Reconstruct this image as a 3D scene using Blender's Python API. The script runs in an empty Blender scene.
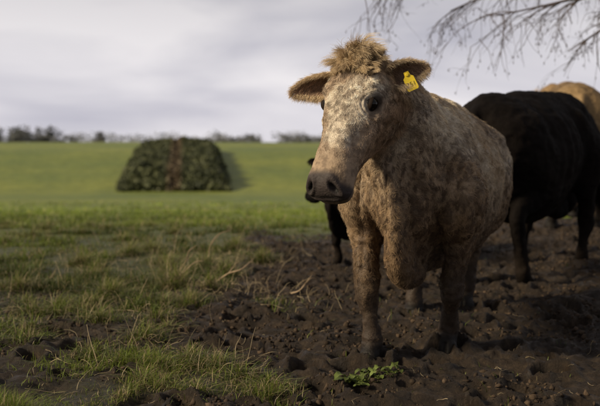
import bpy, math, random
import numpy as np
from mathutils import Vector, Matrix
rng=np.random.default_rng(7); random.seed(7)
scene=bpy.context.scene

# ---------------------------------------------------------------- noise
def _h(ix,iy,iz,seed):
    n=(ix*374761393+iy*668265263+iz*2147483647+seed*974634777)&0xffffffff
    n=((n^(n>>13))*1274126177)&0xffffffff
    n=((n^(n>>16))*2246822519)&0xffffffff
    return ((n^(n>>15))&0xffffff)/float(0xffffff)
def vnoise(p,seed=0):
    p=np.asarray(p,float)
    i=np.floor(p).astype(np.int64); f=p-i; f=f*f*(3-2*f)
    x,y,z=i[:,0],i[:,1],i[:,2]; r=0
    for dx in(0,1):
        wx=f[:,0] if dx else 1-f[:,0]
        for dy in(0,1):
            wy=f[:,1] if dy else 1-f[:,1]
            for dz in(0,1):
                wz=f[:,2] if dz else 1-f[:,2]
                r=r+wx*wy*wz*_h(x+dx,y+dy,z+dz,seed)
    return r
def fbm(p,scale=1.0,octv=3,seed=0):
    p=np.asarray(p,float)*scale; a=0;amp=1;t=0
    for o in range(octv):
        a=a+amp*vnoise(p+13.7*o,seed+o*17);t+=amp;amp*=.5;p=p*2.03
    return a/t
def ss(a,b,x):
    t=np.clip((x-a)/(b-a),0,1); return t*t*(3-2*t)
def mix(a,b,t):
    return a*(1-t[:,None])+b*t[:,None]
def P2(x,y,z=None):
    x=np.asarray(x,float);y=np.asarray(y,float)
    return np.stack([x,y,np.zeros_like(x) if z is None else z],1)

# ---------------------------------------------------------------- mesh helpers
def mesh_np(name,verts,faces,mat=None,cols=None,smooth=True,attrs=None):
    verts=np.asarray(verts,np.float32); me=bpy.data.meshes.new(name)
    if isinstance(faces,np.ndarray): groups=[faces]
    else: groups=[np.asarray(f) for f in faces if len(f)]
    nl=sum(g.size for g in groups); nf=sum(len(g) for g in groups)
    me.vertices.add(len(verts)); me.vertices.foreach_set('co',verts.ravel())
    me.loops.add(nl); me.polygons.add(nf)
    me.loops.foreach_set('vertex_index',np.concatenate([g.ravel() for g in groups]).astype(np.int32))
    tot=np.concatenate([np.full(len(g),g.shape[1]) for g in groups])
    st=np.concatenate([[0],np.cumsum(tot)[:-1]])
    me.polygons.foreach_set('loop_start',st.astype(np.int32))
    me.polygons.foreach_set('loop_total',tot.astype(np.int32))
    me.update(calc_edges=True)
    if smooth: me.polygons.foreach_set('use_smooth',np.ones(nf,bool))
    if cols is not None:
        a=me.attributes.new('col','FLOAT_COLOR','POINT')
        c=np.ones((len(verts),4),np.float32); c[:,:3]=cols; a.data.foreach_set('color',c.ravel())
    if attrs:
        for k,v in attrs.items():
            a=me.attributes.new(k,'FLOAT','POINT'); a.data.foreach_set('value',np.asarray(v,np.float32))
    me.validate()
    ob=bpy.data.objects.new(name,me); scene.collection.objects.link(ob)
    if mat: me.materials.append(mat)
    return ob
def cat(parts):
    V=[];Q=[];T=[];n=0
    for v,q,t in parts:
        V.append(v)
        if len(q):Q.append(np.asarray(q)+n)
        if len(t):T.append(np.asarray(t)+n)
        n+=len(v)
    return np.concatenate(V),(np.concatenate(Q) if Q else np.zeros((0,4),int)),(np.concatenate(T) if T else np.zeros((0,3),int))
def crom(pts,n):
    pts=np.asarray(pts,float); m=len(pts)
    P=np.vstack([2*pts[0]-pts[1],pts,2*pts[-1]-pts[-2]])
    t=np.linspace(0,m-1,n); i=np.minimum(t.astype(int),m-2); f=(t-i)[:,None]
    a,b,c,d=P[i],P[i+1],P[i+2],P[i+3]
    return .5*(2*b+(c-a)*f+(2*a-5*b+4*c-d)*f**2+(3*b-a-3*c+d)*f**3)
def nrm(v): return v/(np.linalg.norm(v,axis=-1,keepdims=True)+1e-12)
def sweep(pts,ws,hs,up=(0,0,1),n=24,k=28,ex=2.0,topn=0.0,botn=0.0):
    m=len(pts); bo=np.full(m,botn) if np.isscalar(botn) else np.asarray(botn,float)
    data=np.column_stack([np.asarray(pts,float),ws,hs,bo]); D=crom(data,n)
    c=D[:,:3]; w=np.maximum(D[:,3],.0004); h=np.maximum(D[:,4],.0004)
    t=nrm(np.gradient(c,axis=0)); up=np.asarray(up,float)
    side=nrm(np.cross(up[None],t)); u=np.cross(t,side)
    th=np.linspace(0,2*math.pi,k,endpoint=False); ct,st=np.cos(th),np.sin(th); e=2/ex
    X=np.sign(ct)*abs(ct)**e; Z=np.sign(st)*abs(st)**e
    X=X[None]*(1-topn*np.clip(Z,0,1)[None]**2-D[:,5][:,None]*np.clip(-Z,0,1)[None]**1.3)
    R=c[:,None]+side[:,None]*(w[:,None]*X)[...,None]+u[:,None]*(h[:,None]*Z[None])[...,None]
    V=np.vstack([R.reshape(-1,3),c[:1],c[-1:]])
    i=np.arange(n-1)[:,None]*k; j=np.arange(k)[None]; j2=(j+1)%k
    Q=np.stack([i+j,i+j2,i+k+j2,i+k+j],-1).reshape(-1,4)
    a=np.arange(k);b=(a+1)%k; N=n*k
    T=np.vstack([np.stack([b,a,np.full(k,N)],1),np.stack([(n-1)*k+a,(n-1)*k+b,np.full(k,N+1)],1)])
    return V,Q,T
def tube(pts,rs,n=None,k=6,up=(0.13,.21,1)):
    return sweep(pts,rs,rs,up=up,n=n or len(pts)*2,k=k)
def empty(name):
    e=bpy.data.objects.new(name,None); scene.collection.objects.link(e); return e

# ---------------------------------------------------------------- materials
def newmat(name):
    m=bpy.data.materials.new(name); m.use_nodes=True; nt=m.node_tree
    b=nt.nodes['Principled BSDF']; return m,nt,b
def N(nt,t,**k):
    n=nt.nodes.new(t)
    for a,v in k.items(): setattr(n,a,v)
    return n
def colmat(name,rough=.8,bump=0.0,bscale=60,spec=.3,var=.0,vscale=20,transl=0.0):
    m,nt,b=newmat(name); L=nt.links.new
    a=N(nt,'ShaderNodeAttribute',attribute_name='col'); src=a.outputs['Color']
    tc=N(nt,'ShaderNodeTexCoord')
    if var:
        no=N(nt,'ShaderNodeTexNoise'); no.inputs['Scale'].default_value=vscale; no.inputs['Detail'].default_value=5
        L(tc.outputs['Object'],no.inputs['Vector'])
        mr=N(nt,'ShaderNodeMapRange'); mr.inputs[1].default_value=.3; mr.inputs[2].default_value=.7
        mr.inputs[3].default_value=1-var; mr.inputs[4].default_value=1+var
        L(no.outputs['Fac'],mr.inputs[0])
        vm=N(nt,'ShaderNodeVectorMath',operation='SCALE'); L(src,vm.inputs[0]); L(mr.outputs[0],vm.inputs['Scale']); src=vm.outputs[0]
    L(src,b.inputs['Base Color']); b.inputs['Roughness'].default_value=rough
    b.inputs['Specular IOR Level'].default_value=spec
    if bump:
        no=N(nt,'ShaderNodeTexNoise'); no.inputs['Scale'].default_value=bscale; no.inputs['Detail'].default_value=6
        L(tc.outputs['Object'],no.inputs['Vector'])
        bp=N(nt,'ShaderNodeBump'); bp.inputs['Strength'].default_value=1; bp.inputs['Distance'].default_value=bump
        L(no.outputs['Fac'],bp.inputs['Height']); L(bp.outputs[0],b.inputs['Normal'])
    if transl:
        tr=N(nt,'ShaderNodeBsdfTranslucent'); L(src,tr.inputs['Color'])
        mx=N(nt,'ShaderNodeMixShader'); mx.inputs[0].default_value=transl
        L(b.outputs[0],mx.inputs[1]); L(tr.outputs[0],mx.inputs[2]); L(mx.outputs[0],nt.nodes['Material Output'].inputs[0])
    return m
M_hide=colmat('hide',rough=.66,bump=.003,bscale=110,var=.2,vscale=35,spec=.28)
M_hideb=colmat('black_hide',rough=.8,bump=.003,bscale=110,var=.2,vscale=35,spec=.06)
M_fur=colmat('fur',rough=.6,spec=.12)
M_furb=colmat('black_fur',rough=.7,spec=.05)
M_grass=colmat('grass_blades',rough=.5,spec=.3,transl=.35)
M_leaf=colmat('leaves',rough=.6,spec=.2)
M_bark=colmat('bark',rough=.9,bump=.006,bscale=30,var=.3,vscale=8)
M_straw=colmat('straw',rough=.7,spec=.2)
M_clod=colmat('mud_lumps',rough=.8,bump=.006,bscale=60,var=.45,vscale=25,spec=.2)
def simplemat(name,c,rough,spec=.5):
    m,nt,b=newmat(name); b.inputs['Roughness'].default_value=rough; b.inputs['Specular IOR Level'].default_value=spec
    no=N(nt,'ShaderNodeTexNoise'); no.inputs['Scale'].default_value=40
    cr=N(nt,'ShaderNodeValToRGB'); cr.color_ramp.elements[0].color=(c[0]*.75,c[1]*.75,c[2]*.75,1); cr.color_ramp.elements[1].color=(min(1,c[0]*1.15),min(1,c[1]*1.15),min(1,c[2]*1.15),1)
    tc=N(nt,'ShaderNodeTexCoord'); nt.links.new(tc.outputs['Object'],no.inputs['Vector'])
    nt.links.new(no.outputs['Fac'],cr.inputs[0]); nt.links.new(cr.outputs[0],b.inputs['Base Color']); return m
M_eye=simplemat('eye_dark',(.006,.004,.003),.12,.35)
M_lid=simplemat('eyelid',(.020,.013,.010),.75,.1)
M_tag=simplemat('yellow_plastic',(.80,.60,.03),.4)
M_tagdark=simplemat('tag_print',(.03,.03,.03),.6)

# ---------------------------------------------------------------- terrain
_ty=np.array([-300,0,10,20,30,45,60,74,88,120,150,200,400,1500.])
_tz=np.array([0,0,0,-.75,-1.55,-2.3,-2.86,-1.6,-.25,.15,.35,0,-5,-30.])
_fy=np.arange(-300,1500,.5); _fz=np.interp(_fy,_ty,_tz)
_k=np.hanning(17);_k/=_k.sum(); _fz=np.convolve(np.pad(_fz,8,'edge'),_k,'valid')
def macro(x,y):
    z=np.interp(y,_fy,_fz)
    z=z+.16*np.exp(-((x-3.2)**2+(y-9.5)**2)/4.0)
    z=z+ss(15,60,y)*.25*(fbm(P2(x,y),.03,2,5)-.5)
    return z
_by=[-5,2,3.4,3.7,4.0,4.4,5.0,5.66,7,9,11,14]; _bx=[.2,.1,-.05,-.12,-.45,-.9,-.95,-.8,-.70,-.6,-.2,.3]
def mudmask(x,y):
    xb=np.interp(y,_by,_bx); n=fbm(P2(x,y),1.6,4,11)-.5
    d=x-xb+n*.9
    yt=9.6+np.clip(x-.5,0,4)*1.3
    d2=(yt-y)+n*3
    m=ss(-.15,.25,d)*ss(-.5,.6,d2)
    isl=ss(.62,.70,fbm(P2(x,y),1.1,3,31))*ss(.2,-.5,x)*.6
    bare=ss(.50,.60,fbm(P2(x,y),2.1,3,41))*ss(-3.4,-1.2,x)*ss(9,4.5,y)*.9
    bare=np.maximum(bare,np.exp(-((x+1.35)/.35)**2-((y-3.75)/.35)**2)*1.1)
    return np.clip(np.maximum(m*(1-isl),bare),0,1)
hp=np.column_stack([rng.uniform(-1.6,4.5,520),rng.uniform(2.8,10.5,520),rng.uniform(.05,.09,520),rng.uniform(.02,.06,520),rng.uniform(0,6.28,520)])
def micro(x,y):
    m=mudmask(x,y); p=P2(x,y)
    wv=np.stack([fbm(p,4,2,61)-.5,fbm(p,4,2,62)-.5,np.zeros_like(x)],1)*.25
    n1=fbm(p+wv,4.0,3,3); n2=1-abs(2*fbm(p+wv,8.0,3,9)-1); n3=1-abs(2*fbm(p+wv,22,2,15)-1); n4=fbm(p,60,1,16)
    near=ss(26,12,y)
    mud=.10*(n1-.5)+.060*(n2-.75)+.028*(n3-.7)+.010*(n4-.5)
    zz=np.zeros_like(x)
    for hx,hy,r,dp,a in hp:
        s=np.where((abs(x-hx)<.22)&(abs(y-hy)<.22))[0]
        if not len(s): continue
        dx=(x[s]-hx)*math.cos(a)+(y[s]-hy)*math.sin(a); dy=-(x[s]-hx)*math.sin(a)+(y[s]-hy)*math.cos(a)
        q=np.sqrt((dx/r)**2+(dy/(r*.75))**2)
        zz[s]+=-dp*ss(1.1,.75,q)+dp*.45*np.exp(-((q-1.35)/.28)**2)
    mud=mud+zz
    for hx,hy in((.36,4.08),(.80,4.33)):
        q=np.sqrt((x-hx)**2+(y-hy)**2); mud=mud+.030*np.exp(-((q-.095)/.035)**2)*(.5+n3)
    gr=.05*(fbm(p,2.2,3,21)-.5)
    return (m*mud+(1-m)*gr)*near,m
def axis(lo,hi,step,far_lo,far_hi,g=1.09):
    a=list(np.arange(lo,hi,step)); s=step; v=a[-1]
    while v<far_hi: s*=g; v+=s; a.append(v)
    s=step; v=a[0]; pre=[]
    while v>far_lo: s*=g; v-=s; pre.append(v)
    return np.array(pre[::-1]+a)
xs=axis(-2.4,3.8,.016,-700,700,1.10); ys=axis(3.1,8.2,.018,-60,1400,1.06)
X,Y=np.meshgrid(xs,ys); xf,yf=X.ravel(),Y.ravel()
mic,MM=micro(xf,yf); Z=macro(xf,yf)+mic; nx,ny=len(xs),len(ys); ZG=Z.reshape(ny,nx); MG=MM.reshape(ny,nx)
def _bil(G,x,y):
    x=np.atleast_1d(x);y=np.atleast_1d(y)
    i=np.clip(np.searchsorted(xs,x)-1,0,nx-2); j=np.clip(np.searchsorted(ys,y)-1,0,ny-2)
    a=np.clip((x-xs[i])/(xs[i+1]-xs[i]),0,1); b=np.clip((y-ys[j])/(ys[j+1]-ys[j]),0,1)
    return (G[j,i]*(1-a)+G[j,i+1]*a)*(1-b)+(G[j+1,i]*(1-a)+G[j+1,i+1]*a)*b
def height(x,y): return _bil(ZG,x,y)
def mudm(x,y): return _bil(MG,x,y)
i=(np.arange(ny-1)[:,None]*nx+np.arange(nx-1)[None]).ravel()
GF=np.stack([i,i+1,i+nx+1,i+nx],1)
m,nt,b=newmat('ground'); L=nt.links.new
tc=N(nt,'ShaderNodeTexCoord'); at=N(nt,'ShaderNodeAttribute',attribute_name='mud')
def noise(scale,detail=6,vec=None,rough=.6):
    n=N(nt,'ShaderNodeTexNoise'); n.inputs['Scale'].default_value=scale; n.inputs['Detail'].default_value=detail; n.inputs['Roughness'].default_value=rough
    L(vec or tc.outputs['Object'],n.inputs['Vector']); return n.outputs['Fac']
def ramp(f,stops):
    r=N(nt,'ShaderNodeValToRGB'); e=r.color_ramp.elements
    while len(e)<len(stops): e.new(.5)
    for q,(p,c) in zip(e,stops): q.position=p; q.color=(*c,1)
    L(f,r.inputs[0]); return r.outputs[0]
mudc=ramp(noise(14,8,rough=.7),[(.3,(.012,.008,.005)),(.52,(.036,.024,.015)),(.75,(.11,.077,.046))])
gn=ramp(noise(.9,8,rough=.75),[(.3,(.098,.124,.020)),(.5,(.160,.195,.032)),(.7,(.23,.265,.052))])
gbig=ramp(noise(.06,4),[(.35,(.70,.78,.8)),(.65,(1.3,1.18,1.0))])
mg=N(nt,'ShaderNodeMix',data_type='RGBA',blend_type='MULTIPLY'); mg.inputs[0].default_value=1; L(gn,mg.inputs[6]); L(gbig,mg.inputs[7])
thatch=ramp(noise(30,6),[(.35,(.018,.016,.008)),(.6,(.055,.05,.02)),(.8,(.12,.10,.05))])
sep=N(nt,'ShaderNodeSeparateXYZ'); L(tc.outputs['Object'],sep.inputs[0])
mr=N(nt,'ShaderNodeMapRange'); mr.inputs[1].default_value=5; mr.inputs[2].default_value=16; L(sep.outputs[1],mr.inputs[0])
mt=N(nt,'ShaderNodeMix',data_type='RGBA'); L(mr.outputs[0],mt.inputs[0]); L(thatch,mt.inputs[6]); L(mg.outputs[2],mt.inputs[7])
mm=N(nt,'ShaderNodeMix',data_type='RGBA'); L(at.outputs['Fac'],mm.inputs[0]); L(mt.outputs[2],mm.inputs[6]); L(mudc,mm.inputs[7])
L(mm.outputs[2],b.inputs['Base Color'])
rr=N(nt,'ShaderNodeMapRange'); L(noise(9,4),rr.inputs[0]); rr.inputs[1].default_value=.3; rr.inputs[2].default_value=.7; rr.inputs[3].default_value=.38; rr.inputs[4].default_value=.95
L(rr.outputs[0],b.inputs['Roughness']); b.inputs['Specular IOR Level'].default_value=.3
bp=N(nt,'ShaderNodeBump'); bp.inputs['Distance'].default_value=.03; bp.inputs['Strength'].default_value=1; L(noise(50,10,rough=.75),bp.inputs['Height']); L(bp.outputs[0],b.inputs['Normal'])
M_ground=m
ground=mesh_np('ground',np.stack([xf,yf,Z],1),GF,M_ground,attrs={'mud':MM})

# ---------------------------------------------------------------- mud crumbs
def clods(n):
    t=(1+5**.5)/2
    V=nrm(np.array([(-1,t,0),(1,t,0),(-1,-t,0),(1,-t,0),(0,-1,t),(0,1,t),(0,-1,-t),(0,1,-t),(t,0,-1),(t,0,1),(-t,0,-1),(-t,0,1)],float))
    F=np.array([(0,11,5),(0,5,1),(0,1,7),(0,7,10),(0,10,11),(1,5,9),(5,11,4),(11,10,2),(10,7,6),(7,1,8),(3,9,4),(3,4,2),(3,2,6),(3,6,8),(3,8,9),(4,9,5),(2,4,11),(6,2,10),(8,6,7),(9,8,1)])
    x=rng.uniform(-2.2,4.5,n*3); y=3.1+7*rng.random(n*3)**1.6; k=(mudm(x,y)>rng.random(n*3)*.9+.05)&(fbm(P2(x,y),3,2,77)>.35+.3*rng.random(n*3)); x,y=x[k][:n],y[k][:n]; n=len(x)
    z=height(x,y); r=.002+.013*rng.random(n)**3
    A=np.repeat(V[None],n,0)*(1+.9*(rng.random((n,len(V),1))-.5))
    A*=r[:,None,None]*rng.uniform(.5,1.6,(n,1,3)); A+=np.stack([x,y,z+r*.1],1)[:,None]
    f=(F[None]+np.arange(n)[:,None,None]*len(V)).reshape(-1,3)
    c=np.array([.040,.027,.017])*rng.uniform(.5,1.8,(n,1,1))*np.ones((1,len(V),3))
    return mesh_np('mud_clods',A.reshape(-1,3),f,M_clod,cols=c.reshape(-1,3),smooth=False)
clods(22000)

# ---------------------------------------------------------------- grass
def blades(x,y,h,w,cb,ct,name,lean=.5):
    n=len(x); z=height(x,y)-.006
    a=rng.uniform(0,2*math.pi,n); ld=np.stack([np.cos(a),np.sin(a)],1); le=(rng.random(n)**1.0)*lean
    a2=a+math.pi/2+rng.normal(0,.5,n); sd=np.stack([np.cos(a2),np.sin(a2),np.zeros(n)],1)
    V=np.zeros((n,7,3)); C=np.zeros((n,7,3)); base=np.stack([x,y,z],1)
    for k,(t,ww) in enumerate([(0,1),(.4,.85),(.75,.55)]):
        c=base.copy(); c[:,:2]+=ld*(h*le*1.3*t**2)[:,None]; c[:,2]+=h*t*(1-.35*le*t)
        V[:,2*k]=c-sd*(w*ww)[:,None]; V[:,2*k+1]=c+sd*(w*ww)[:,None]
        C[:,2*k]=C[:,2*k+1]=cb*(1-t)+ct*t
    c=base.copy(); c[:,:2]+=ld*(h*le*1.3)[:,None]; c[:,2]+=h*(1-.35*le); V[:,6]=c; C[:,6]=ct
    o=np.arange(n)[:,None]*7
    Q=np.vstack([o+np.array([[0,1,3,2]]),o+np.array([[2,3,5,4]])]); T=o+np.array([[4,5,6]])
    return mesh_np(name,V.reshape(-1,3),[Q,T],M_grass,cols=C.reshape(-1,3),smooth=False)
def grass():
    n=430000
    u=rng.random(n); d=1/(1/3.0+(1/42.-1/3.0)*u)
    x=rng.uniform(-.62,.42,n)*d+rng.normal(0,.3,n); y=d
    m=mudm(x,y); tus=fbm(P2(x,y),3.2,3,51); big=fbm(P2(x,y),.5,3,52)
    pat=ss(.36,.58,fbm(P2(x,y),1.4,3,57)+.25*ss(7,14,y))
    keep=rng.random(n)<(1-m)**1.5*(.2+.95*ss(.38,.62,tus))*(.30+.7*pat)
    keep|=(rng.random(n)<.004)&(y<12)
    x,y,m,tus,big,pat=x[keep],y[keep],m[keep],tus[keep],big[keep],pat[keep]; n=len(x)
    h=(.022+.080*ss(.4,.7,tus)*(.4+.6*pat))*rng.uniform(.4,1.6,n)*(1-.4*m)
    h*=np.interp(y,[3,6,12,40],[1.0,1.0,.8,1.1]); w=np.interp(y,[3,6,15,40],[.0016,.0026,.007,.022])*rng.uniform(.7,1.3,n)
    g1=np.array([.065,.090,.014]);g2=np.array([.22,.28,.040]);st=np.array([.44,.35,.18])
    t=np.clip(rng.normal(.5,.25,n)+(big-.5)*2.4,0,1)
    ct=mix(g1[None],g2[None],t); k=rng.random(n)<np.interp(y,[3,8,20],[.16,.13,.05])+.25*(1-pat)*ss(14,8,y)
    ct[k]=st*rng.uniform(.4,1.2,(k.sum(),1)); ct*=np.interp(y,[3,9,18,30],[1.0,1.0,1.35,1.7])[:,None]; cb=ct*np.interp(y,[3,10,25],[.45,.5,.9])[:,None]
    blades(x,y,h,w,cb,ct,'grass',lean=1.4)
grass()
def tussocks():
    X=[];Y=[];H=[]
    cs=[(-.28,3.75,.10),(-.42,3.95,.12),(-.15,3.62,.09),(-.55,4.05,.12),(-.85,4.5,.13),(-1.05,4.15,.11),(-.7,3.7,.09),(-1.2,4.9,.14),(-.75,5.4,.15),(-.9,6.1,.20),(-.6,6.6,.19),(-1.05,6.6,.21),(-.8,7.0,.2),(-1.3,5.7,.18),(-1.45,4.4,.11),(-.45,3.55,.08),(-.35,7.4,.18),(-.65,8.1,.18),(-1.6,6.4,.18),(-1.9,7.2,.18),(-.85,4.9,.12)]
    for _ in range(60): 
        a=rng.uniform(4.6,12); cs.append((rng.uniform(-.5*a,-.10*a),a,rng.uniform(.08,.17)))
    for cx,cy,hh in cs:
        n=int(420*hh/.15); r=rng.normal(0,.075,n); a=rng.uniform(0,6.28,n)
        X.append(cx+r*np.cos(a)*1.4);Y.append(cy+r*np.sin(a));H.append(hh*rng.uniform(.3,1.15,n)*np.exp(-(r/.14)**2))
    x=np.concatenate(X);y=np.concatenate(Y);h=np.concatenate(H);n=len(x)
    ct=mix(np.array([[.08,.11,.016]]),np.array([[.24,.30,.045]]),rng.random(n)); k=rng.random(n)<.34; ct[k]=np.array([.50,.40,.22])*rng.uniform(.5,1.2,(k.sum(),1))
    blades(x,y,h,np.full(n,.0020)*rng.uniform(.6,1.4,n),ct*.4,ct,'grass_tussocks',lean=1.8)
tussocks()
def straws():
    P=[];C=[]
    def add(x,y,l,a,r,tilt):
        m=5; pts=[]; aa=a; cx,cy=x,y; g=rng.uniform(.2,.6)
        for k in range(m):
            zz=float(height(cx,cy)[0])
            pts.append((cx,cy,zz+.004+tilt*l*k/(m-1)*(1-g*k/m)+abs(rng.normal(0,.004))))
            cx+=l/m*math.cos(aa)*(1-.5*min(tilt,1)); cy+=l/m*math.sin(aa)*(1-.5*min(tilt,1)); aa+=rng.normal(0,.38)
        v=tube(pts,list(np.linspace(r,r*.5,m)),n=9,k=4); P.append(v); C.append(np.repeat(np.array([[.46,.37,.23]])*rng.uniform(.35,1.15),len(v[0]),0))
    cl=[(-.95,6.6,.5,170),(-.6,7.3,.5,160),(-.5,5.9,.4,110),(-1.1,5.3,.4,70),(-.4,4.0,.25,28),(-.8,4.4,.3,36),(-.15,3.7,.2,12),(-1.1,3.9,.35,20),(-.1,5.6,.5,30),(0,8.2,.8,50),(-1.6,7.5,.8,110),(-2.2,6.2,.7,80),(-1.9,5.2,.5,50),(-1.2,8.5,1.0,110)]
    for cx,cy,s,n in cl:
        for _ in range(n):
            up=rng.random()<.55
            add(cx+rng.normal(0,s*.5),cy+rng.normal(0,s*.6),rng.uniform(.05,.24),rng.uniform(0,6.28),rng.uniform(.0007,.0020),rng.uniform(.3,1.3) if up else rng.uniform(0,.15))
    for _ in range(170):
        d=3.3+6*rng.random()**1.5; add(rng.uniform(-.45,.42)*d,d,rng.uniform(.02,.11),rng.uniform(0,6.28),rng.uniform(.0005,.0013),rng.uniform(0,.15))
    v,q,t=cat(P); mesh_np('straw',v,[q,t],M_straw,cols=np.concatenate(C))
straws()
def sticks():
    for pts,r in [([(-.62,6.1,0.02),(-.52,6.0,.10),(-.42,5.95,.14),(-.33,6.05,.21)],.007),([(-.06,5.6,.02),(.0,5.55,.05),(.07,5.6,.12),(.12,5.62,.11)],.006),([(-1.0,6.5,.0),(-.9,6.45,.12),(-.86,6.4,.22),(-.80,6.4,.27)],.005),([(-.8,7.2,.0),(-.78,7.2,.15),(-.70,7.1,.26),(-.6,7.1,.30)],.005),([(-1.05,6.2,.0),(-.9,6.1,.07),(-.8,6.2,.16),(-.72,6.2,.18)],.005)]:
        p=np.array(pts); p[:,2]+=height(p[:1,0],p[:1,1])[0]
        a=tube(p,[r,r*.9,r*.7,r*.3],n=14,k=7); q0=p[1]; b_=tube([q0,q0+(.04,.02,.05),q0+(.08,.02,.10)],[r*.6,r*.4,r*.2],n=8,k=6)
        v,q,t=cat([a,b_]); mesh_np('fallen_twig',v,[q,t],M_bark,cols=np.tile([.30,.22,.14],(len(v),1)))
sticks()
def weed(cx,cy,s=1,nl=16):
    P=[];C=[]; z0=float(height(cx,cy)[0])
    for k in range(nl):
        a=rng.uniform(0,6.28); l=s*rng.uniform(.035,.08); w=l*.26; e=rng.uniform(.1,1.0)
        m=11; t=np.linspace(0,1,m); r=l*(t*.95); zz=l*e*np.sin(t*2.5)*.75
        cxs=cx+rng.normal(0,.028)+r*math.cos(a)+.01*rng.normal(); cys=cy+rng.normal(0,.02)+r*math.sin(a)
        wd=w*np.sin(np.clip((t-.2)/.8,0,1)*math.pi)**.7*(1+.22*np.sin(t*44))+.0012
        sd=np.array([-math.sin(a),math.cos(a),0]); c=np.stack([cxs,cys,z0+.01+zz],1)
        wv=(rng.normal(0,.002,m))[:,None]*np.array([0,0,1.])
        V=np.stack([c-sd*wd[:,None]+[0,0,.005*s]+wv,c,c+sd*wd[:,None]+[0,0,.005*s]-wv],1).reshape(-1,3)
        i=np.arange(m-1)[:,None]*3; Q=np.vstack([i+np.array([[0,1,4,3]]),i+np.array([[1,2,5,4]])])
        P.append((V,Q,[])); C.append(np.tile(np.array([.14,.18,.045])*rng.uniform(.4,1.5),(len(V),1)))
    v,q,t=cat(P); mesh_np('weed_plant',v,[q],M_grass,cols=np.concatenate(C))
weed(.25,3.6,1.1,26); weed(.40,3.66,.8,11); weed(.32,3.72,1.0,14); weed(-.95,5.3,.9,12)

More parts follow.
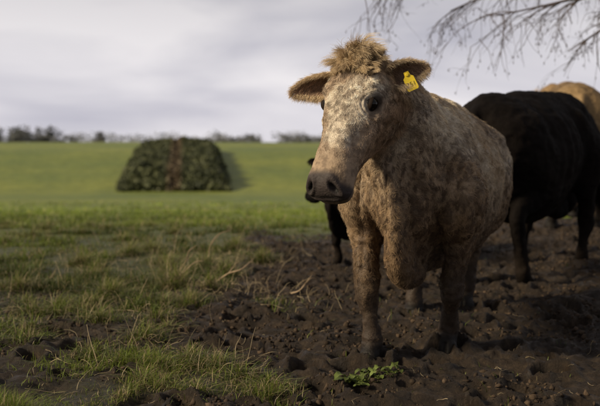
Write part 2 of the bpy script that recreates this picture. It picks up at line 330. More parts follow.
# ---------------------------------------------------------------- cow builder
def cow(name,O,fdir,scale,poll,hyaw,hpitch,FR,FL,HR,HL,voxel,nhair,style,hairlen=.022,tag=False,ear_r=None,ear_l=None,z0=0.0,seed=1,roll=0.0):
    R=np.random.default_rng(seed); MH=M_hideb if style=='black' else M_hide
    par=empty(name); fx,fy=nrm(np.array(fdir,float))
    Mx=Matrix(((fx,-fy,0,O[0]),(fy,fx,0,O[1]),(0,0,1,z0),(0,0,0,1)))@Matrix.Scale(scale,4)
    par.matrix_world=Mx
    def child(o,nm): o.name=nm; o.parent=par; return o
    poll=np.array(poll,float); cy,sy=math.cos(hyaw),math.sin(hyaw); cp,sp=math.cos(hpitch),math.sin(hpitch)
    h=np.array([cy,sy,0]); F=cp*h+np.array([0,0,-sp]); U=sp*h+np.array([0,0,cp]); Lt=np.cross(U,F)
    if roll:
        c_,s_=math.cos(roll),math.sin(roll); U,Lt=U*c_+Lt*s_,Lt*c_-U*s_
    H=lambda s,l,u: poll+F*s+Lt*l+U*u
    parts=[]
    st=[(.80,.82,.05,.10,.3),(.72,.83,.145,.25,.50),(.55,.88,.215,.40,.60),(.30,.90,.275,.465,.52),(.05,.89,.340,.470,.36),(-.25,.88,.395,.475,.20),(-.5,.905,.385,.425,.12),(-.72,.98,.35,.35,.15),(-.88,1.0,.26,.28,.1),(-.95,1.0,.12,.15,0)]
    parts.append(sweep([(q[0],0,q[1]) for q in st],[q[2] for q in st],[q[3] for q in st],n=48,k=48,ex=2.15,topn=.40,botn=[q[4] for q in st]))
    hc=H(.06,0,-.14)
    n0=np.array([.28,0,1.02]); n1=np.array([.52,0,1.05]); d=hc-n1
    npts=[n0,n1,n1+d*.36+[0,0,.035],n1+d*.68+[0,0,.04],hc]
    parts.append(sweep(npts,[.21,.19,.152,.115,.085],[.31,.33,.28,.205,.13],n=30,k=36,ex=2.1,topn=.3,botn=.3))
    th=H(.17,0,-.31)
    parts.append(sweep([th-F*.1,th*.6+np.array([.78,0,.72])*.4-[.03,0,0],np.array([.76,0,.70]),np.array([.68,0,.535]),np.array([.48,0,.455]),np.array([.3,0,.47])],[.03,.04,.058,.062,.068,.05],[.05,.08,.11,.11,.07,.05],up=(1,0,.4),n=28,k=20))
    hs=[(-.06,-.06,-.15,.05),(-.02,-.01,-.22,.105),(.04,.012,-.265,.137),(.10,.02,-.305,.156),(.17,.018,-.335,.160),(.24,.008,-.328,.147),(.32,-.002,-.288,.122),(.40,-.008,-.236,.104),(.48,-.014,-.208,.096),(.54,-.018,-.200,.101),(.585,-.028,-.195,.104),(.615,-.050,-.182,.095),(.632,-.080,-.145,.058)]
    hn=60;k=44; D=crom(np.array(hs),hn); thv=np.linspace(0,2*math.pi,k,endpoint=False); ct,sn=np.cos(thv),np.sin(thv); e=2/2.6
    Xr=np.sign(ct)*abs(ct)**e; Zr=np.sign(sn)*abs(sn)**e; Xr=Xr*(1-.26*np.clip(-Zr,0,1)-.12*np.clip(Zr,0,1)**2)
    c=(D[:,1]+D[:,2])/2; hh=(D[:,1]-D[:,2])/2
    Rg=poll+F*D[:,0][:,None,None]+Lt*(D[:,3][:,None]*Xr)[...,None]+U*(c[:,None]+hh[:,None]*Zr)[...,None]
    V=np.vstack([Rg.reshape(-1,3),Rg[0].mean(0)[None],Rg[-1].mean(0)[None]])
    i=np.arange(hn-1)[:,None]*k; j=np.arange(k)[None]; j2=(j+1)%k
    Q=np.stack([i+j,i+j2,i+k+j2,i+k+j],-1).reshape(-1,4); a=np.arange(k);b_=(a+1)%k
    T=np.vstack([np.stack([b_,a,np.full(k,hn*k)],1),np.stack([(hn-1)*k+a,(hn-1)*k+b_,np.full(k,hn*k+1)],1)])
    parts.append((V,Q,T))
    def fleg(sd,hf):
        hx,hy=hf; ex=.42+(hx-.42)*.25
        el=np.array([ex,sd*.230,.68]); kn=np.array([ex+(hx-ex)*.60+.035,sd*.235*.4+hy*.6,.38]); ft=np.array([hx-.02,hy,.125])
        p=[(.26,sd*.15,1.15),(.43,sd*.22,.96),(.47,sd*.24,.82),el,(el+kn)/2+[0,0,.02],kn+[0,0,.045],kn-[0,0,.035],(kn+ft)/2,ft,(hx+.01,hy,.07),(hx+.025,hy,.045),(hx+.035,hy,-.02)]
        w=[.07,.11,.118,.098,.068,.063,.060,.038,.052,.047,.056,.065]; h_=[.15,.18,.18,.135,.088,.073,.070,.044,.058,.055,.064,.075]
        parts.append(sweep(p,w,h_,up=(1,0,0.02),n=56,k=26))
    def hleg(sd,hf):
        hx,hy=hf; sh=(hx+.72)*.35
        sf=np.array([-.42+sh,sd*.25,.72]); hk=np.array([-.80+(hx+.72)*.7,sd*.2*.4+hy*.6,.50]); ft=np.array([hx-.02,hy,.12])
        p=[(-.70,sd*.14,1.12),(-.58,sd*.21,.95),sf,(sf+hk)/2+[0,0,.01],hk+[.03,0,.04],hk-[0,0,.04],(hk+ft)/2,ft,(hx+.0,hy,.075),(hx+.02,hy,.045),(hx+.03,hy,-.02)]
        w=[.09,.15,.12,.08,.054,.052,.044,.052,.05,.06,.066]; h_=[.2,.27,.19,.125,.08,.07,.053,.060,.058,.066,.074]
        parts.append(sweep(p,w,h_,up=(1,0,.02),n=56,k=26))
    fleg(-1,FR);fleg(1,FL);hleg(-1,HR);hleg(1,HL)
    parts.append(sweep([(-.84,0,1.22),(-.97,0,1.15),(-1.02,.01,.9),(-1.02,.02,.65),(-1.0,.02,.42)],[.04,.035,.024,.02,.03],[.04,.035,.024,.02,.03],up=(1,0,0),n=24,k=12))
    V,Q,T=cat(parts)
    tmp=mesh_np('tmp',V,[Q,T]); md=tmp.modifiers.new('r','REMESH'); md.mode='VOXEL'; md.voxel_size=voxel; md.adaptivity=0
    dg=bpy.context.evaluated_depsgraph_get(); ev=tmp.evaluated_get(dg); me=bpy.data.meshes.new_from_object(ev)
    bpy.data.objects.remove(tmp)
    nv=len(me.vertices); co=np.zeros(nv*3,np.float32); me.vertices.foreach_get('co',co); co=co.reshape(-1,3).astype(float)
    ed=np.zeros(len(me.edges)*2,np.int32); me.edges.foreach_get('vertices',ed); ed=ed.reshape(-1,2)
    A=np.concatenate([ed[:,0],ed[:,1]]);B=np.concatenate([ed[:,1],ed[:,0]]); deg=np.bincount(A,minlength=nv)[:,None].clip(1)
    def smooth(x,lam,it):
        for _ in range(it):
            av=np.stack([np.bincount(A,weights=x[B,q],minlength=nv) for q in range(3)],1)/deg
            x=x+(av-x)*lam
        return x
    def hcoord(x): q=x-poll; return q@F,q@Lt,q@U
    s,l,u=hcoord(co)
    inhead=ss(-.06,.06,s)*ss(-.40,-.35,u)*ss(.25,.2,abs(l))
    its=int(18*(.006/voxel)**1.2)+3
    co=smooth(co,(.12+.5*(1-inhead)*ss(.10,.5,co[:,2]))[:,None],its)
    def setco():
        me.vertices.foreach_set('co',co.astype(np.float32).ravel()); me.update()
        nn=np.zeros(nv*3,np.float32); me.vertices.foreach_get('normal',nn); return nn.reshape(-1,3).astype(float)
    nr=setco(); s,l,u=hcoord(co); al=abs(l); hm=inhead>.3
    G=lambda ds,dl,du,a,b2,c2: np.exp(-((s-ds)/a)**2-((al-dl)/b2)**2-((u-du)/c2)**2)*hm
    disp=.020*G(.150,.128,-.015,.035,.035,.025)+.016*G(.20,.12,-.22,.09,.05,.06)-.016*G(.215,.150,-.066,.030,.04,.026)
    disp+=-.012*G(.37,.085,-.06,.07,.04,.03)+.009*G(.30,.10,-.115,.08,.03,.02)+.008*G(.25,.14,-.095,.03,.03,.015)
    disp+=.008*G(.56,.05,-.02,.03,.03,.03)
    re=np.sqrt(((s-.205)/1.25)**2+(u+.058)**2); disp+=hm*.0030*np.sin(re*520)*ss(.095,.04,re)*ss(.024,.036,re)*(al>.08)
    nd=(al-.060)+(u+.062)*.55
    qn=np.sqrt(((s-.597)/.030)**2+(nd/.0125)**2+((u+.062)/.025)**2)
    disp+=hm*(-.026*np.exp(-(qn/.85)**4)+.006*np.exp(-((qn-1.6)/.4)**2))
    ml=-.142-.02*ss(.6,.45,s)
    disp+=-.018*np.exp(-((u-ml)/.0080)**2)*ss(.41,.47,s)*hm
    disp+=.007*np.exp(-((u-ml+.024)/.016)**2)*ss(.50,.58,s)*hm+.006*np.exp(-((u-ml-.02)/.012)**2)*ss(.45,.52,s)*hm
    disp+=.02*np.exp(-((s+.01)/.05)**2-(al/.06)**2)*hm
    x,y,z=co.T; ay=abs(y); bod=(1-np.clip(inhead*2,0,1))
    B3=lambda a,b2,c2,r1,r2,r3: np.exp(-((x-a)/r1)**2-((ay-b2)/r2)**2-((z-c2)/r3)**2)
    disp+=bod*(.040*B3(.54,.25,.88,.10,.14,.10)+.032*B3(.30,.22,1.15,.10,.15,.14)-.048*B3(.17,.3,.95,.05,.2,.25)-.040*B3(.60,.16,1.0,.06,.10,.12))
    disp+=bod*(.03*B3(-.62,.33,1.15,.06,.1,.06)-.035*B3(-.45,.36,1.05,.09,.2,.11)-.03*B3(.52,.12,.58,.1,.05,.1))
    disp+=bod*.007*np.sin(x*42)*ss(.1,-.05,x)*ss(-.5,-.35,x)*ss(.6,.8,z)*ss(1.25,1.1,z)
    nk=ss(.42,.58,x)*ss(.50,.62,z)*bod
    w1=fbm(co,4,2,seed+3)*1.2
    disp+=nk*.018*(abs(np.sin((x*.8-z*.45+w1*.16)*30))**.6-.6)*(.2+.9*ss(.35,.65,fbm(co,5,2,seed+4)))*ss(.05,.12,ay)
    fo=ss(.55,.66,x)*ss(.44,.52,z)*ss(1.12,1.0,z)*bod
    disp+=fo*.028*(abs(np.sin((y+.03*fbm(co,5,2,seed+5)+.02*z)*33))**.6-.6)*(.4+.8*fbm(co,4,2,seed+6))
    disp+=bod*.020*(fbm(co,6,3,seed+8)-.5)+.004*(fbm(co,30,2,seed+9)-.5)
    disp+=.018*(1-abs(2*fbm(co*[1,1,1.3],13,2,seed+12)-1)-.75)*(z>.12)*np.where(hm,ss(.5,.42,s)*.35,1)*.8
    for (hx,hy) in(FR,FL,HR,HL):
        q=(z<.08)&(abs(x-hx)<.14)&(abs(y-hy)<.12)
        disp-=q*.016*np.exp(-((y-hy)/.010)**2)*(x>hx+.0)
    co=co+nr*disp[:,None]; nr=setco()
    s,l,u=hcoord(co); al=abs(l)
    def colour(p):
        s,l,u=hcoord(p); al=abs(l); x,y,z=p.T; n=len(p)
        hd=ss(-.04,.04,s)*ss(-.40,-.35,u)*ss(.25,.2,al)
        if style=='cream':
            base=mix(np.array([[.58,.47,.33]]),np.array([[.42,.31,.19]]),ss(.38,.62,fbm(p,2.6,3,1)))
            base=mix(base,np.array([[.74,.65,.51]]),ss(.42,.62,fbm(p,8,4,2))*.55*ss(.6,1.0,z))
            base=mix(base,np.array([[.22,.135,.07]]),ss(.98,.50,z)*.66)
            base=mix(base,np.array([[.31,.20,.105]]),ss(.45,.6,x)*ss(1.2,.95,z)*.60)
            q=p*[1,1,.7]
            clus=ss(.38,.64,fbm(p,2.4,3,8)+.16*ss(1.1,.6,z))
            spk=np.maximum(ss(.51,.60,fbm(q,62,2,7)),.8*ss(.54,.63,fbm(q,27,4,17)))
            base=mix(base,np.array([[.075,.049,.033]]),spk*(.12+.88*clus)*.85*ss(1.47,1.3,z))
            base=mix(base,np.array([[.16,.105,.066]]),clus*.28)
            base=mix(base,np.array([[.045,.031,.022]]),ss(.68,.22,z+.3*(fbm(p,8,4,9)-.5))*.92)  # dark mud on lower body and legs, with some shade painted in
            f=mix(np.array([[.46,.33,.21]]),np.array([[.72,.63,.51]]),ss(-.18,-.03,u)*ss(-.02,.10,s)*ss(.52,.38,s)*.95)
            f=mix(f,np.array([[.54,.38,.19]]),ss(.08,.0,s)*.7)
            f=mix(f,np.array([[.31,.20,.12]]),ss(.47,.60,fbm(p,12,4,22))*.55)
            f=mix(f,np.array([[.38,.28,.19]]),ss(.42,.52,s)*.6)
            f=mix(f,np.array([[.23,.148,.088]]),ss(-.10,-.22,u)*.5)
            f=mix(f,np.array([[.13,.086,.056]]),ss(.50,.60,fbm(p,48,3,23))*.5)
            nose=np.array([[.060,.047,.044]]); 
        elif style=='black':
            base=mix(np.array([[.006,.005,.005]]),np.array([[.016,.0115,.009]]),fbm(p,4,3,1)); base=mix(base,np.array([[.03,.022,.016]]),ss(.35,.1,z)*.6); f=base.copy(); nose=np.array([[.012,.011,.011]])
        else:
            base=mix(np.array([[.42,.29,.14]]),np.array([[.28,.18,.09]]),fbm(p,3,3,1)); base=mix(base,np.array([[.06,.04,.03]]),ss(.5,.1,z)*.8); f=base.copy(); nose=np.array([[.10,.07,.06]])
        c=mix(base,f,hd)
        er=np.sqrt(((s-.205)/.050)**2+((al-.15)/.06)**2+((u+.057)/.036)**2)
        c=mix(c,np.array([[.05,.032,.022]]) if style!='black' else nose,ss(1.2,.7,er)*hd*.92)
        nz=ss(.535,.570,s+.03*(fbm(p,20,3,4)-.5)-.03*ss(.06,.10,al)+.012*ss(-.05,-.1,u))*hd
        low=ss(-.13,-.16,u)
        c=mix(c,nose,nz*(1-.55*low)); c=mix(c,np.array([[.004,.003,.003]]),ss(1.35,.8,np.sqrt(((s-.597)/.030)**2+(((al-.060)+(u+.062)*.55)/.0125)**2+((u+.062)/.025)**2))*hd)
        ml=-.142-.02*ss(.6,.45,s); c=mix(c,np.array([[.02,.014,.012]]),np.exp(-((u-ml)/.008)**2)*ss(.43,.5,s)*hd*.9)
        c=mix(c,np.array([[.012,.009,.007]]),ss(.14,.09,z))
        return c,hd,nz
    colr,hd,nz=colour(co)
    me.materials.clear(); me.materials.append(MH)
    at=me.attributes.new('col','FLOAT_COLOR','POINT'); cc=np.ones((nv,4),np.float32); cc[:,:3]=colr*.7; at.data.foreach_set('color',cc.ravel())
    me.polygons.foreach_set('use_smooth',np.ones(len(me.polygons),bool))
    body=bpy.data.objects.new('body',me); scene.collection.objects.link(body); child(body,'body')
    for sg,nm in((1,'eye_left'),(-1,'eye_right')):
        q=(abs(s-.205)<.02)&(abs(u+.057)<.02)&(l*sg>.05)
        lm=float(np.median(l[q]*sg)) if q.any() else .11
        er=.032; out=nrm(Lt*sg*.93+U*.25+F*.12); ec=H(.205,sg*(lm-.009),-.057)-out*.007
        th,ph=np.meshgrid(np.linspace(0,math.pi,17),np.linspace(0,2*math.pi,28,endpoint=False),indexing='ij')
        Ve=ec+er*np.stack([np.sin(th)*np.cos(ph),np.sin(th)*np.sin(ph),np.cos(th)],-1).reshape(-1,3)
        i=np.arange(16)[:,None]*28;j=np.arange(28)[None];j2=(j+1)%28
        o=mesh_np(nm,Ve,np.stack([i+j,i+j2,i+28+j2,i+28+j],-1).reshape(-1,4),M_eye); child(o,nm)
        ax=nrm(F*.92-U*.12-out*np.dot(F*.92-U*.12,out)); bx=np.cross(out,ax); bx*=np.sign(np.dot(bx,U))
        t=np.linspace(0,2*math.pi,40,endpoint=False); rings=[]
        for rr,hoff in((1.0,.0008),(1.05,.0026),(1.15,.0034),(1.35,.0005),(1.6,-.007),(1.95,-.018)):
            aa=.0285*rr; bb=np.where(np.sin(t)>0,.0160,.0150)*(rr if rr<1.3 else rr*1.1)
            pl=aa*np.cos(t)[:,None]*ax+(bb*np.sin(t)*(1-.3*np.cos(t)**2))[:,None]*bx
            rad2=np.linalg.norm(pl,axis=1); dz=np.sqrt(np.clip(er**2-np.minimum(rad2,er*.90)**2,0,None))+hoff
            brow=.003*np.clip(np.sin(t),0,1)*(1.02<rr<2)
            rings.append(ec+pl+out*(dz+brow)[:,None])
        Vl=np.concatenate(rings); i=np.arange(5)[:,None]*40;j=np.arange(40)[None];j2=(j+1)%40
        o=mesh_np('lids',Vl,np.stack([i+j,i+j2,i+40+j2,i+40+j],-1).reshape(-1,4),M_lid); child(o,nm+'lid')
    earpts=[]
    for sg,over,nm in((1,ear_l,'ear_left'),(-1,ear_r,'ear_right')):
        base=H(.055,sg*.122,-.10); D_=nrm(np.array(over[0])) if over else nrm(Lt*sg+U*.05-F*.05+np.array([0,0,.05])); ln=over[1] if over else .2
        fv=F*.55+U*.35+h*.35
        face=nrm(fv-D_*np.dot(fv,D_))
        wd=np.cross(D_,face); m=22; kk=17
        t=np.linspace(-.12,1,m); prof=.049*np.sin(np.clip((t+.22)/1.22,0,1)**.85*math.pi)**.7+.003; prof[t<0.1]=np.minimum(prof[t<0.1],.036)
        a=np.linspace(-1,1,kk); VV=[]
        for side in(1,-1):
            for q in range(m):
                cup=.060*math.exp(-((t[q]-.25)/.5)**2)+.010
                c0=base+D_*ln*t[q]-np.array([0,0,1])*.022*t[q]**2
                VV.append(c0+wd*(prof[q]*np.sin(a*1.45))[:,None]/math.sin(1.45)+face*((a**2)*cup*prof[q]/.05-.5*cup)[:,None]+face*side*.0035*(1-a**8)[:,None]*(1-t[q]**6 if t[q]>0 else 1))
        VV=np.concatenate(VV); i=np.arange(m-1)[:,None]*kk;j=np.arange(kk-1)[None]; Q=np.stack([i+j,i+j+1,i+kk+j+1,i+kk+j],-1).reshape(-1,4); Nn=m*kk
        Q2=Q[:,::-1]+Nn
        bd=[(q*kk,(q+1)*kk) for q in range(m-1)]+[((m-1)*kk+q,(m-1)*kk+q+1) for q in range(kk-1)]+[((q+1)*kk+kk-1,q*kk+kk-1) for q in range(m-1)][::-1]
        rim=np.array([(b2,a2,a2+Nn,b2+Nn) for a2,b2 in bd])
        if style=='cream': ec_o=np.array([.55,.43,.28]);ec_i=np.array([.19,.125,.085])
        elif style=='black': ec_o=ec_i=np.array([.010,.008,.008])
        else: ec_o=ec_i=np.array([.3,.17,.06])
        cE=np.concatenate([np.tile(ec_i,(Nn,1)),np.tile(ec_o,(Nn,1))]); tt=np.tile(np.repeat(t,kk),2); cE*= (1-.25*ss(.8,1,tt))[:,None]
        o=mesh_np(nm,VV,np.vstack([Q,Q2,rim]),MH,cols=cE); child(o,nm)
        earpts.append((VV[:Nn].reshape(m,kk,3),VV[Nn:].reshape(m,kk,3),D_,face,wd,ec_i,ec_o,base,ln))
    if tag:
        D_,face,wd,base,ln=earpts[0][2],earpts[0][3],earpts[0][4],earpts[0][7],earpts[0][8]
        pc=base+D_*ln*.50+face*.032-np.array([0,0,.018])
        dn=nrm(np.array([0,0,-1.])+D_*.25); dn=nrm(dn-face*np.dot(dn,face)*.7); sd=nrm(np.cross(dn,face)); nf=np.cross(sd,dn)
        dn=nrm(dn-sd*.18); sd=nrm(np.cross(dn,nf)); sd*=-1 if np.dot(np.cross(sd,dn),nf)<0 else 1
        S_=1.15
        out=[(-.009,-.012),(.009,-.012),(.011,.004),(.020,.012),(.022,.056),(.018,.061),(-.018,.061),(-.022,.056),(-.020,.012),(-.011,.004)]
        Vt=[];th_=.0012
        for q in(1,-1): Vt+= [pc+sd*a1*S_+dn*b1*S_+nf*(q*th_+.008*(b1/.06)) for a1,b1 in out]
        bmf=[tuple(range(10)),tuple(range(19,9,-1))]+[(a1,a1+10,(a1+1)%10+10,(a1+1)%10) for a1 in range(10)]
        me2=bpy.data.meshes.new('ear_tag'); me2.from_pydata([tuple(v) for v in Vt],[],bmf); me2.update(); me2.materials.append(M_tag)
        o=bpy.data.objects.new('ear_tag',me2); scene.collection.objects.link(o); child(o,'ear_tag')
        v,q,t=sweep([pc-face*.01,pc+nf*.004,pc+nf*.006],[.007,.008,.004],[.007,.008,.004],up=sd,n=8,k=14); o=mesh_np('tag_button',v,[q,t],M_tag); child(o,'tag_button')
        bars=[]
        for a0,b0,a1,b1 in [(-.013,.03,-.013,.045),(-.004,.03,.002,.03),(.002,.03,.002,.037),(.002,.037,-.004,.037),(-.004,.037,-.004,.045),(-.004,.045,.002,.045),(.009,.03,.014,.045)]:
            p0=pc+sd*a0*S_+dn*b0*S_; p1=pc+sd*a1*S_+dn*b1*S_
            bars.append(sweep([p0+nf*(th_+.0008+.008*(b0/.06)),p1+nf*(th_+.0008+.008*(b1/.06))],[.0009]*2,[.0008]*2,up=nf,n=3,k=6))
        v,q,t=cat(bars); o=mesh_np('tag_print',v,[q,t],M_tagdark); child(o,'tag_print')
    # fur
    me.calc_loop_triangles(); tr=np.zeros(len(me.loop_triangles)*3,np.int32); me.loop_triangles.foreach_get('vertices',tr); tr=tr.reshape(-1,3)
    a_,b_,c_=co[tr[:,0]],co[tr[:,1]],co[tr[:,2]]; ar=np.linalg.norm(np.cross(b_-a_,c_-a_),axis=1)*.5
    cen=(a_+b_+c_)/3; s,l,u=hcoord(cen)
    hdd=ss(-.04,.04,s)*ss(-.40,-.35,u)*ss(.25,.2,abs(l))
    wt=ar*(1+4.0*hdd)*np.where((s>.555)&(hdd>.5)&(u>-.13),0,1)*np.where((s>.6)&(hdd>.5),0,1)*(cen[:,2]>.09)
    er=np.sqrt(((s-.205)/.044)**2+((abs(l)-.15)/.07)**2+((u+.057)/.030)**2); wt*=np.where((er<1)&(hdd>.5),0,1)
    pr=np.cumsum(wt/wt.sum()); ti=np.searchsorted(pr,R.random(nhair)).clip(0,len(tr)-1)
    r1=np.sqrt(R.random(nhair));r2=R.random(nhair); w0,w1_,w2=1-r1,r1*(1-r2),r1*r2
    root=a_[ti]*w0[:,None]+b_[ti]*w1_[:,None]+c_[ti]*w2[:,None]
    nn=nrm(nr[tr[ti,0]]*w0[:,None]+nr[tr[ti,1]]*w1_[:,None]+nr[tr[ti,2]]*w2[:,None])
    colf,hd,nz=colour(root); s,l,u=hcoord(root)
    flow=np.tile(np.array([[-.55,0,-.8]]),(nhair,1)); flow=mix(flow,np.tile(F+U*.0,(nhair,1)),hd)
    nv3=np.stack([fbm(root,11,2,seed+31+q) for q in range(3)],1)-.5; nv4=np.stack([fbm(root,38,2,seed+41+q) for q in range(3)],1)-.5
    flow=flow+nv3*2.4+nv4*2.8; flow=flow-nn*(flow*nn).sum(1)[:,None]; flow=nrm(flow)
    ln=hairlen*R.uniform(.6,1.3,nhair)*(1-.5*hd*ss(.1,.4,s))*(1-.45*ss(.5,.3,root[:,2]))
    ln*=1-.5*ss(.42,.52,s)*(hd>.5)
    erh=np.sqrt(((s-.205)/.065)**2+((u+.055)/.050)**2); ln*=1-.80*ss(1.25,.7,erh)*(hd>.5)
    lift=(.28+.22*R.random(nhair))[:,None]*(.15+.85*ss(.6,1.2,erh)[:,None]*hd[:,None]+.85*(1-hd[:,None]))
    tf=((s<.10)&(s>-.09)&(abs(l)<.10)&(u>-.13)&(hd>=0)&(root[:,2]>poll[2]-.13)); 
    K=5; tt=np.linspace(0,1,K)
    side=np.cross(nn,flow); P=np.zeros((nhair,K,3)); cur=R.normal(0,.25,(nhair,1))+(fbm(root,30,1,seed+77)-.5)[:,None]*1.6
    for q in range(K):
        t=tt[q]; P[:,q]=root-nn*.002+ln[:,None]*(flow*(t*.85)+nn*lift*(t-.35*t*t)*1.2+side*cur*t*t)
    rad=np.linspace(1,.25,K)[None]*(.0008*np.ones((nhair,1)))*(hairlen/.022)**.5*(voxel/.006)**.5
    colv=R.uniform(.65,1.4,(nhair,1,1)) if style!='black' else R.uniform(.8,1.1,(nhair,1,1))
    tone=(.74+.52*ss(.3,.7,fbm(root,45,2,seed+91)))[:,None,None] if style=='cream' else 1.0
    col=np.repeat(colf[:,None],K,1)*colv*tone; col=col*(.6+.65*tt)[None,:,None]
    sets=[(P,rad,col)]
    if tf.sum()>20 and style!='black':
        idx=np.where(tf)[0]; nT=9000 if style=='cream' else 1200; idx=R.choice(idx,nT); rt=root[idx]+R.normal(0,.003,(nT,3))
        nC=130 if style=='cream' else 40; gi=R.choice(np.where(tf)[0],nC); gr=root[gi]; gl=l[gi]; gs=s[gi]
        g0=np.array([0,0,1.15])+Lt[None]*(gl*5.5)[:,None]+U*.25+R.normal(0,.36,(nC,3)); g0=nrm(g0)
        g1=F[None]*(.1+R.random((nC,1))*.9)+Lt[None]*(gl*7+.45+R.normal(0,.5,nC))[:,None]+R.normal(0,.25,(nC,3))
        gL=(.045+.080*R.random(nC)**1.3)*ss(.13,.02,abs(gl))*(1-.45*ss(.03,.10,gs))+.014
        dd=((rt[:,None]-gr[None])**2).sum(2); gj=dd.argmin(1)
        PT=np.zeros((nT,K,3)); lf=R.uniform(.65,1.08,nT)[:,None]; jit=R.normal(0,.12,(nT,3))
        for q in range(K):
            t=tt[q]; ds=gL[gj][:,None]*lf*((g0[gj]+jit)*t+g1[gj]*.55*t*t-np.array([0,0,.40])*t**3)
            PT[:,q]=rt+ds+(gr[gj]-rt)*(t**1.3*.66)
        cT=np.repeat(mix(np.tile([[.38,.26,.13]],(nT,1)),np.tile([[.76,.62,.43]],(nT,1)),np.clip(R.random(nT)*.6+R.random(nC)[gj]*.4,0,1))[:,None],K,1)*(.5+.6*tt)[None,:,None]
        sets.append((PT,np.linspace(1,.25,K)[None]*.0009*np.ones((nT,1)),cT))
    for vi,vo,D_,face,wd,ci,co_,base,le_ in earpts:
        nE=5200 if nhair>90000 else 700; m_,k_=vi.shape[:2]
        aa=R.integers(3,m_,nE); bb=R.integers(0,k_,nE); edge=R.random(nE)<.45; bb=np.where(edge,np.where(R.random(nE)<.5,0,k_-1),bb)
        sidef=R.random(nE)<.35; rt=np.where(sidef[:,None],vi[aa,bb],vo[aa,bb])+R.normal(0,.0035,(nE,3))
        wv=((bb/(k_-1))*2-1)[:,None]*wd; dr=nrm(D_*.9+wv*.45+np.where(sidef,.4,-.15)[:,None]*face+R.normal(0,.25,(nE,3))+np.array([0,0,-.25]))
        lE=.008+.018*R.random(nE)*(1+.4*edge); PE=rt[:,None]+dr[:,None]*(lE[:,None]*tt)[...,None]+np.array([0,0,-.010])*(tt**2)[None,:,None]
        cE=np.where((sidef&~edge)[:,None],ci*2.0,co_)[:,None]*R.uniform(.7,1.4,(nE,1,1))*np.ones((1,K,1))
        sets.append((PE,np.linspace(1,.25,K)[None]*.0007*np.ones((nE,1)),cE))
    P=np.concatenate([a[0] for a in sets]); rad=np.concatenate([a[1] for a in sets]); col=np.concatenate([a[2] for a in sets])
    hc_=bpy.data.hair_curves.new('fur'); hc_.add_curves([K]*len(P))
    hc_.attributes['position'].data.foreach_set('vector',P.astype(np.float32).ravel())
    ra=hc_.attributes.get('radius') or hc_.attributes.new('radius','FLOAT','POINT'); ra.data.foreach_set('value',rad.astype(np.float32).ravel())
    ca=hc_.attributes.new('col','FLOAT_COLOR','POINT'); c4=np.ones((len(P)*K,4),np.float32); c4[:,:3]=np.clip(col.reshape(-1,3),0,.9); ca.data.foreach_set('color',c4.ravel())
    hc_.materials.append(M_furb if style=='black' else M_fur); o=bpy.data.objects.new('fur',hc_); scene.collection.objects.link(o); child(o,'fur')
    return par

a20=math.radians(20)
cow('cow',(.72,4.6),(-math.sin(a20),-math.cos(a20)),1.0,(1.054,-.123,1.485),math.radians(-17),math.radians(60),
    (.60,-.17),(.24,.15),(-.52,-.20),(-.92,.06),.0062,230000,'cream',tag=True,z0=-.035,
    ear_l=((-.22,.9,.42),.180),ear_r=((.12,-1,-.10),.222),seed=1,hairlen=.020)
cow('black_cow',(1.92,6.85),(.62,.78),1.12,(1.22,-.1,.95),math.radians(-10),math.radians(70),
    (.5,-.2),(.3,.2),(-.60,-.2),(-.84,.2),.013,40000,'black',z0=-.04,seed=2,hairlen=.012)
cow('cow',(3.12,9.9),(.15,.98),1.18,(1.15,.1,1.3),math.radians(5),math.radians(55),
    (.5,-.2),(.4,.2),(-.65,-.2),(-.75,.2),.014,30000,'tan',z0=.14,seed=3,hairlen=.02)
cow('black_calf',(.66,7.26),(-.75,-.66),.66,(.98,.1,1.50),math.radians(12),math.radians(50),
    (.5,-.2),(.36,.2),(-.6,-.2),(-.8,.2),.014,20000,'black',z0=-.02,seed=4,hairlen=.012)

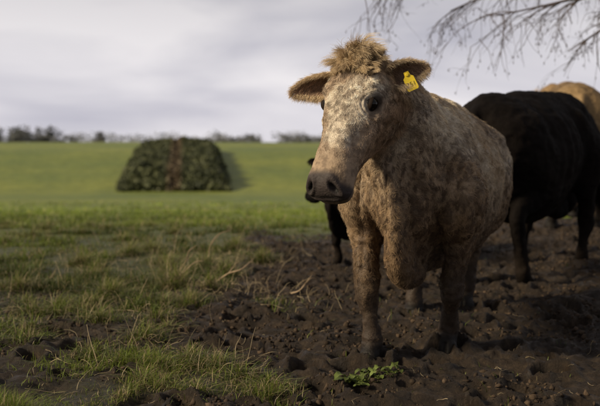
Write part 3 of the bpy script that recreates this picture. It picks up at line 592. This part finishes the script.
# ---------------------------------------------------------------- tree with bare branches
def tree():
    P=[]
    r=random.Random(5)
    def limb(pts,r0,r1,n=26,k=8): P.append(tube(pts,list(np.linspace(r0,r1,len(pts))),n=n,k=k))
    def twig(p,d,l,rad,lev):
        pts=[p];q=p.copy();dd=d.copy(); m=5
        for _ in range(m):
            dd=nrm(dd+np.array([r.gauss(0,.18),r.gauss(0,.18),r.gauss(0,.14)-.10])); q=q+dd*l/m; pts.append(q.copy())
        P.append(tube(pts,list(np.linspace(rad,rad*.35,m+1)),n=8,k=4))
        if lev>0:
            for k in range(r.randint(3,4)):
                i=r.randint(1,m); nd=nrm(dd*.8+np.array([r.gauss(0,.5),r.gauss(0,.5),r.gauss(-.1,.4)])); twig(pts[i],nd,l*r.uniform(.4,.65),rad*.5,lev-1)
        else:
            i=r.randint(1,m); b=pts[i]; P.append(tube([b,b+(r.gauss(0,.008),r.gauss(0,.008),-.015),b+(0,0,-.028)],[.002,.005,.0015],n=5,k=4))
    tb=(7.2,11.5)
    limb([(tb[0],tb[1],-.3),(tb[0]-.05,tb[1],.6),(tb[0]+.05,tb[1],2),(tb[0]-.1,tb[1]-.1,3.4),(tb[0]+.1,tb[1],5.2),(tb[0],tb[1],7)],.34,.12,k=16)
    L_=[[(7.1,11.4,3.2),(5.8,10.4,3.9),(4.2,9.6,3.7),(3.0,9.2,3.15),(2.2,9.0,2.72),(1.6,9.0,2.45)],
        [(7.1,11.4,3.6),(5.5,10.2,4.4),(3.8,9.4,4.2),(2.4,9.0,3.5),(1.4,8.8,3.0),(.6,8.8,2.68)],
        [(7.1,11.4,2.7),(5.8,10.2,3.2),(4.6,9.4,3.0),(3.7,9.0,2.55),(3.2,8.9,2.25),(2.8,8.8,2.0)],
        [(5.8,10.4,3.9),(4.8,9.3,3.4),(4.0,8.7,2.9),(3.3,8.5,2.65),(2.6,8.4,2.45),(1.9,8.4,2.3)],
        [(7.2,11.5,4.5),(8.2,12,5.5),(9.5,12.4,5.9),(10.8,12.6,5.6)],[(7.2,11.5,5),(6.6,12.6,6.2),(6.2,13.5,7.2)],[(7.2,11.5,5.2),(6.2,10.5,6.6),(5,9.8,7.4)]]
    for li,pts in enumerate(L_):
        limb(pts,.050,.004,n=40); D=crom(np.array(pts),60)
        for k in range(38 if li<4 else 12):
            i=r.randint(14,58); t=nrm(D[i+1]-D[i]); d=nrm(t*.9+np.array([r.gauss(0,.3),r.gauss(0,.45),r.gauss(-.2,.35)])); twig(D[i],d,r.uniform(.3,.8),.0065,2 if k%3==0 else 1)
    v,q,t=cat(P); mesh_np('bare_tree',v,[q,t],M_bark,cols=np.tile([.085,.062,.05],(len(v),1)))
tree()

# ---------------------------------------------------------------- foliage masses
def leafquads(c,size,cols,name,mat):
    n=len(c); a=nrm(rng.normal(size=(n,3))); b_=nrm(np.cross(a,rng.normal(size=(n,3)))); s=size[:,None]
    V=np.stack([c-a*s-b_*s*.5,c+a*s*.9-b_*s*.6,c+a*s+b_*s*.6,c-a*s*.8+b_*s*.55],1).reshape(-1,3)
    F=(np.arange(n)[:,None]*4+np.arange(4)[None]); return mesh_np(name,V,F,mat,cols=np.repeat(cols,4,0),smooth=False)
def strip(side):
    n=60000; t=rng.random(n); y=60+28*t
    xc=-9.1-3.8*t; half=3.95; gap=.22
    q=rng.random(n); x=(xc-half+q*(half-gap)) if side<0 else (xc+gap+q*(half-gap))
    oe=(q if side<0 else 1-q)*(half-gap)
    x+=rng.normal(0,.14,n); y+=rng.normal(0,.16,n)
    top=1.45+.4*(fbm(P2(x,y),.9,3,70)-.5)*2+.25*(vnoise(P2(x*2.2,y*2.2),3)-.5)
    top*=(.42+.58*ss(0,1.3,oe))*(.35+.65*ss(59.5,62.5,y))*(.5+.5*ss(88.2,85,y))*(.85+.15*ss(0,.7,abs(x-xc)))
    zz=np.where((y<61)|(rng.random(n)<.35),rng.random(n),1-.25*rng.random(n)**2)*top
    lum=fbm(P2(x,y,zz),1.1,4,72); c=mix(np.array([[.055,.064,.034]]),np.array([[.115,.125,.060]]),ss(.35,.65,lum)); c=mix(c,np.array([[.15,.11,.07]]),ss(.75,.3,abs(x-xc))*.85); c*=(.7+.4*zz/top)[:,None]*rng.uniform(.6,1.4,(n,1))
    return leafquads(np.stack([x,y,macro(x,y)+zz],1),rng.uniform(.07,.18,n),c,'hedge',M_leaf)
strip(-1);strip(1)
ty=np.linspace(59.5,90,60); w=.4
tx=-9.1-3.8*(ty-60)/28
V=np.concatenate([np.stack([tx+o*w,ty,macro(tx+o*w,ty)+.03],1) for o in(-1,-.3,.3,1)]); i=np.arange(59)
Q=np.vstack([np.stack([k*60+i,(k+1)*60+i,(k+1)*60+i+1,k*60+i+1],1) for k in range(3)])
mesh_np('dirt_track',V,Q,M_clod,cols=np.tile([.20,.14,.09],(len(V),1)))

def treeline():
    C=[];S=[];K=[]; T=[]
    def treeb(x,y,h,w,dark):
        z=float(macro(np.array([x]),np.array([y]))[0])-.6; n=int(240*(.4+h/8)); nb=9
        bc=np.stack([rng.normal(0,w*.3,nb),rng.normal(0,w*.3,nb),h*rng.uniform(.12,.85,nb)],1); k=rng.integers(0,nb,n)
        p=bc[k]+nrm(rng.normal(size=(n,3)))*(rng.random((n,1))**.5)*np.array([w*.3,w*.3,h*.22]); p[:,2]=np.clip(p[:,2],.1,None)
        C.append(p+[x,y,z]); S.append(rng.uniform(.12,.32,n)); K.append(np.tile(dark,(n,1))*rng.uniform(.7,1.35,(n,1)))
        T.append(tube([(x,y,z-.2),(x+.1,y,z+h*.4),(x,y,z+h*.8)],[.16,.12,.04],n=6,k=5))
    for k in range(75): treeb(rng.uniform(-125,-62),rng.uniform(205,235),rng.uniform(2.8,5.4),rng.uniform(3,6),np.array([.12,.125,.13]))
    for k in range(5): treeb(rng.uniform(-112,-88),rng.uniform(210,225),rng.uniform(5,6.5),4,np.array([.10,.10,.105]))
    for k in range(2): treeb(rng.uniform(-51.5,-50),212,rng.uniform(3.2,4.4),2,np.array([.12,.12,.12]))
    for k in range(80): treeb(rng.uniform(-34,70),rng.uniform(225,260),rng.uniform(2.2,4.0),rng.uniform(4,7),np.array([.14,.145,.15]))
    for k in range(200): treeb(rng.uniform(-260,330),rng.uniform(262,285),rng.uniform(4.2,6.0),rng.uniform(9,14),np.array([.21,.22,.24]))  # paler blue-grey puts distance haze into the tree colour
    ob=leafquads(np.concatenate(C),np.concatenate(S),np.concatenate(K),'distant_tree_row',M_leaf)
    v,q,t=cat(T); tk=mesh_np('trunks',v,[q,t],M_bark,cols=np.tile([.07,.06,.055],(len(v),1))); tk.parent=ob
treeline()

# ---------------------------------------------------------------- sky, sun, camera
sun_dir=nrm(np.array([-.84,-.30,.46]))
el=math.asin(sun_dir[2]); az=math.atan2(sun_dir[0],sun_dir[1])
w=bpy.data.worlds.new('World'); scene.world=w; w.use_nodes=True; nt=w.node_tree; nt.nodes.clear(); L=nt.links.new
sky=N(nt,'ShaderNodeTexSky'); sky.sky_type='NISHITA'; sky.sun_disc=False; sky.sun_elevation=el; sky.sun_rotation=az; sky.dust_density=3
bg1=N(nt,'ShaderNodeBackground'); bg1.inputs[1].default_value=.08; L(sky.outputs[0],bg1.inputs[0])
tc=N(nt,'ShaderNodeTexCoord'); mp=N(nt,'ShaderNodeMapping'); mp.inputs['Scale'].default_value=(1.0,1.0,4.0); mp.inputs['Location'].default_value=(.35,.1,.2); L(tc.outputs['Generated'],mp.inputs[0])
no=N(nt,'ShaderNodeTexNoise'); no.inputs['Scale'].default_value=2.3; no.inputs['Detail'].default_value=5; no.inputs['Roughness'].default_value=.45; no.inputs['Distortion'].default_value=.4; L(mp.outputs[0],no.inputs['Vector'])
cr=N(nt,'ShaderNodeValToRGB'); e=cr.color_ramp.elements; e[0].position=.33; e[0].color=(.55,.54,.62,1); e[1].position=.58; e[1].color=(.96,.92,.94,1); L(no.outputs['Fac'],cr.inputs[0])
# sky brighter low ahead; dimmed overhead and behind camera to cut fill light
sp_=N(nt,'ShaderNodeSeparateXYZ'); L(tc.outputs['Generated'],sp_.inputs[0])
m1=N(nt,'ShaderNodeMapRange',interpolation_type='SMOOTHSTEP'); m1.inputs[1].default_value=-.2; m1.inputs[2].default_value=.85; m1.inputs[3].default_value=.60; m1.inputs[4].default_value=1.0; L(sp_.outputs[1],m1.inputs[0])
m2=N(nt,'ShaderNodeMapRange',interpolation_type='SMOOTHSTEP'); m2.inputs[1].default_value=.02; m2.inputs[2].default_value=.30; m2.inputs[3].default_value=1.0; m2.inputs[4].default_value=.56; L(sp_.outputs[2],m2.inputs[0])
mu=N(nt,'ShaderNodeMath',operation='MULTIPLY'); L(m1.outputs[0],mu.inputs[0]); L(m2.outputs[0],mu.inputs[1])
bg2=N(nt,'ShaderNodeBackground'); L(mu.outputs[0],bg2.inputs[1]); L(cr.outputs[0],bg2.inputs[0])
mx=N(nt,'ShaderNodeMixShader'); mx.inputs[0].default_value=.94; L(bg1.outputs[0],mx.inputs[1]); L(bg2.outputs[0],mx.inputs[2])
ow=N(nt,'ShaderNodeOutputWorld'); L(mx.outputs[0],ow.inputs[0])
sl=bpy.data.lights.new('sun','SUN'); sl.energy=4.9; sl.angle=math.radians(10); sl.color=(1,.84,.60)
so=bpy.data.objects.new('sun',sl); scene.collection.objects.link(so); so.rotation_euler=Vector(sun_dir).to_track_quat('Z','Y').to_euler()
cam=bpy.data.cameras.new('camera'); co=bpy.data.objects.new('camera',cam); scene.collection.objects.link(co); scene.camera=co
cam.lens=50; cam.sensor_width=36; cam.clip_end=3000; cam.clip_start=.05
co.location=(0,0,1.1); co.rotation_euler=(math.radians(90-4.46),0,0)
cam.dof.use_dof=True; cam.dof.focus_distance=3.62; cam.dof.aperture_fstop=2.2
scene.view_settings.view_transform='Standard'; scene.view_settings.look='None'; scene.view_settings.exposure=0
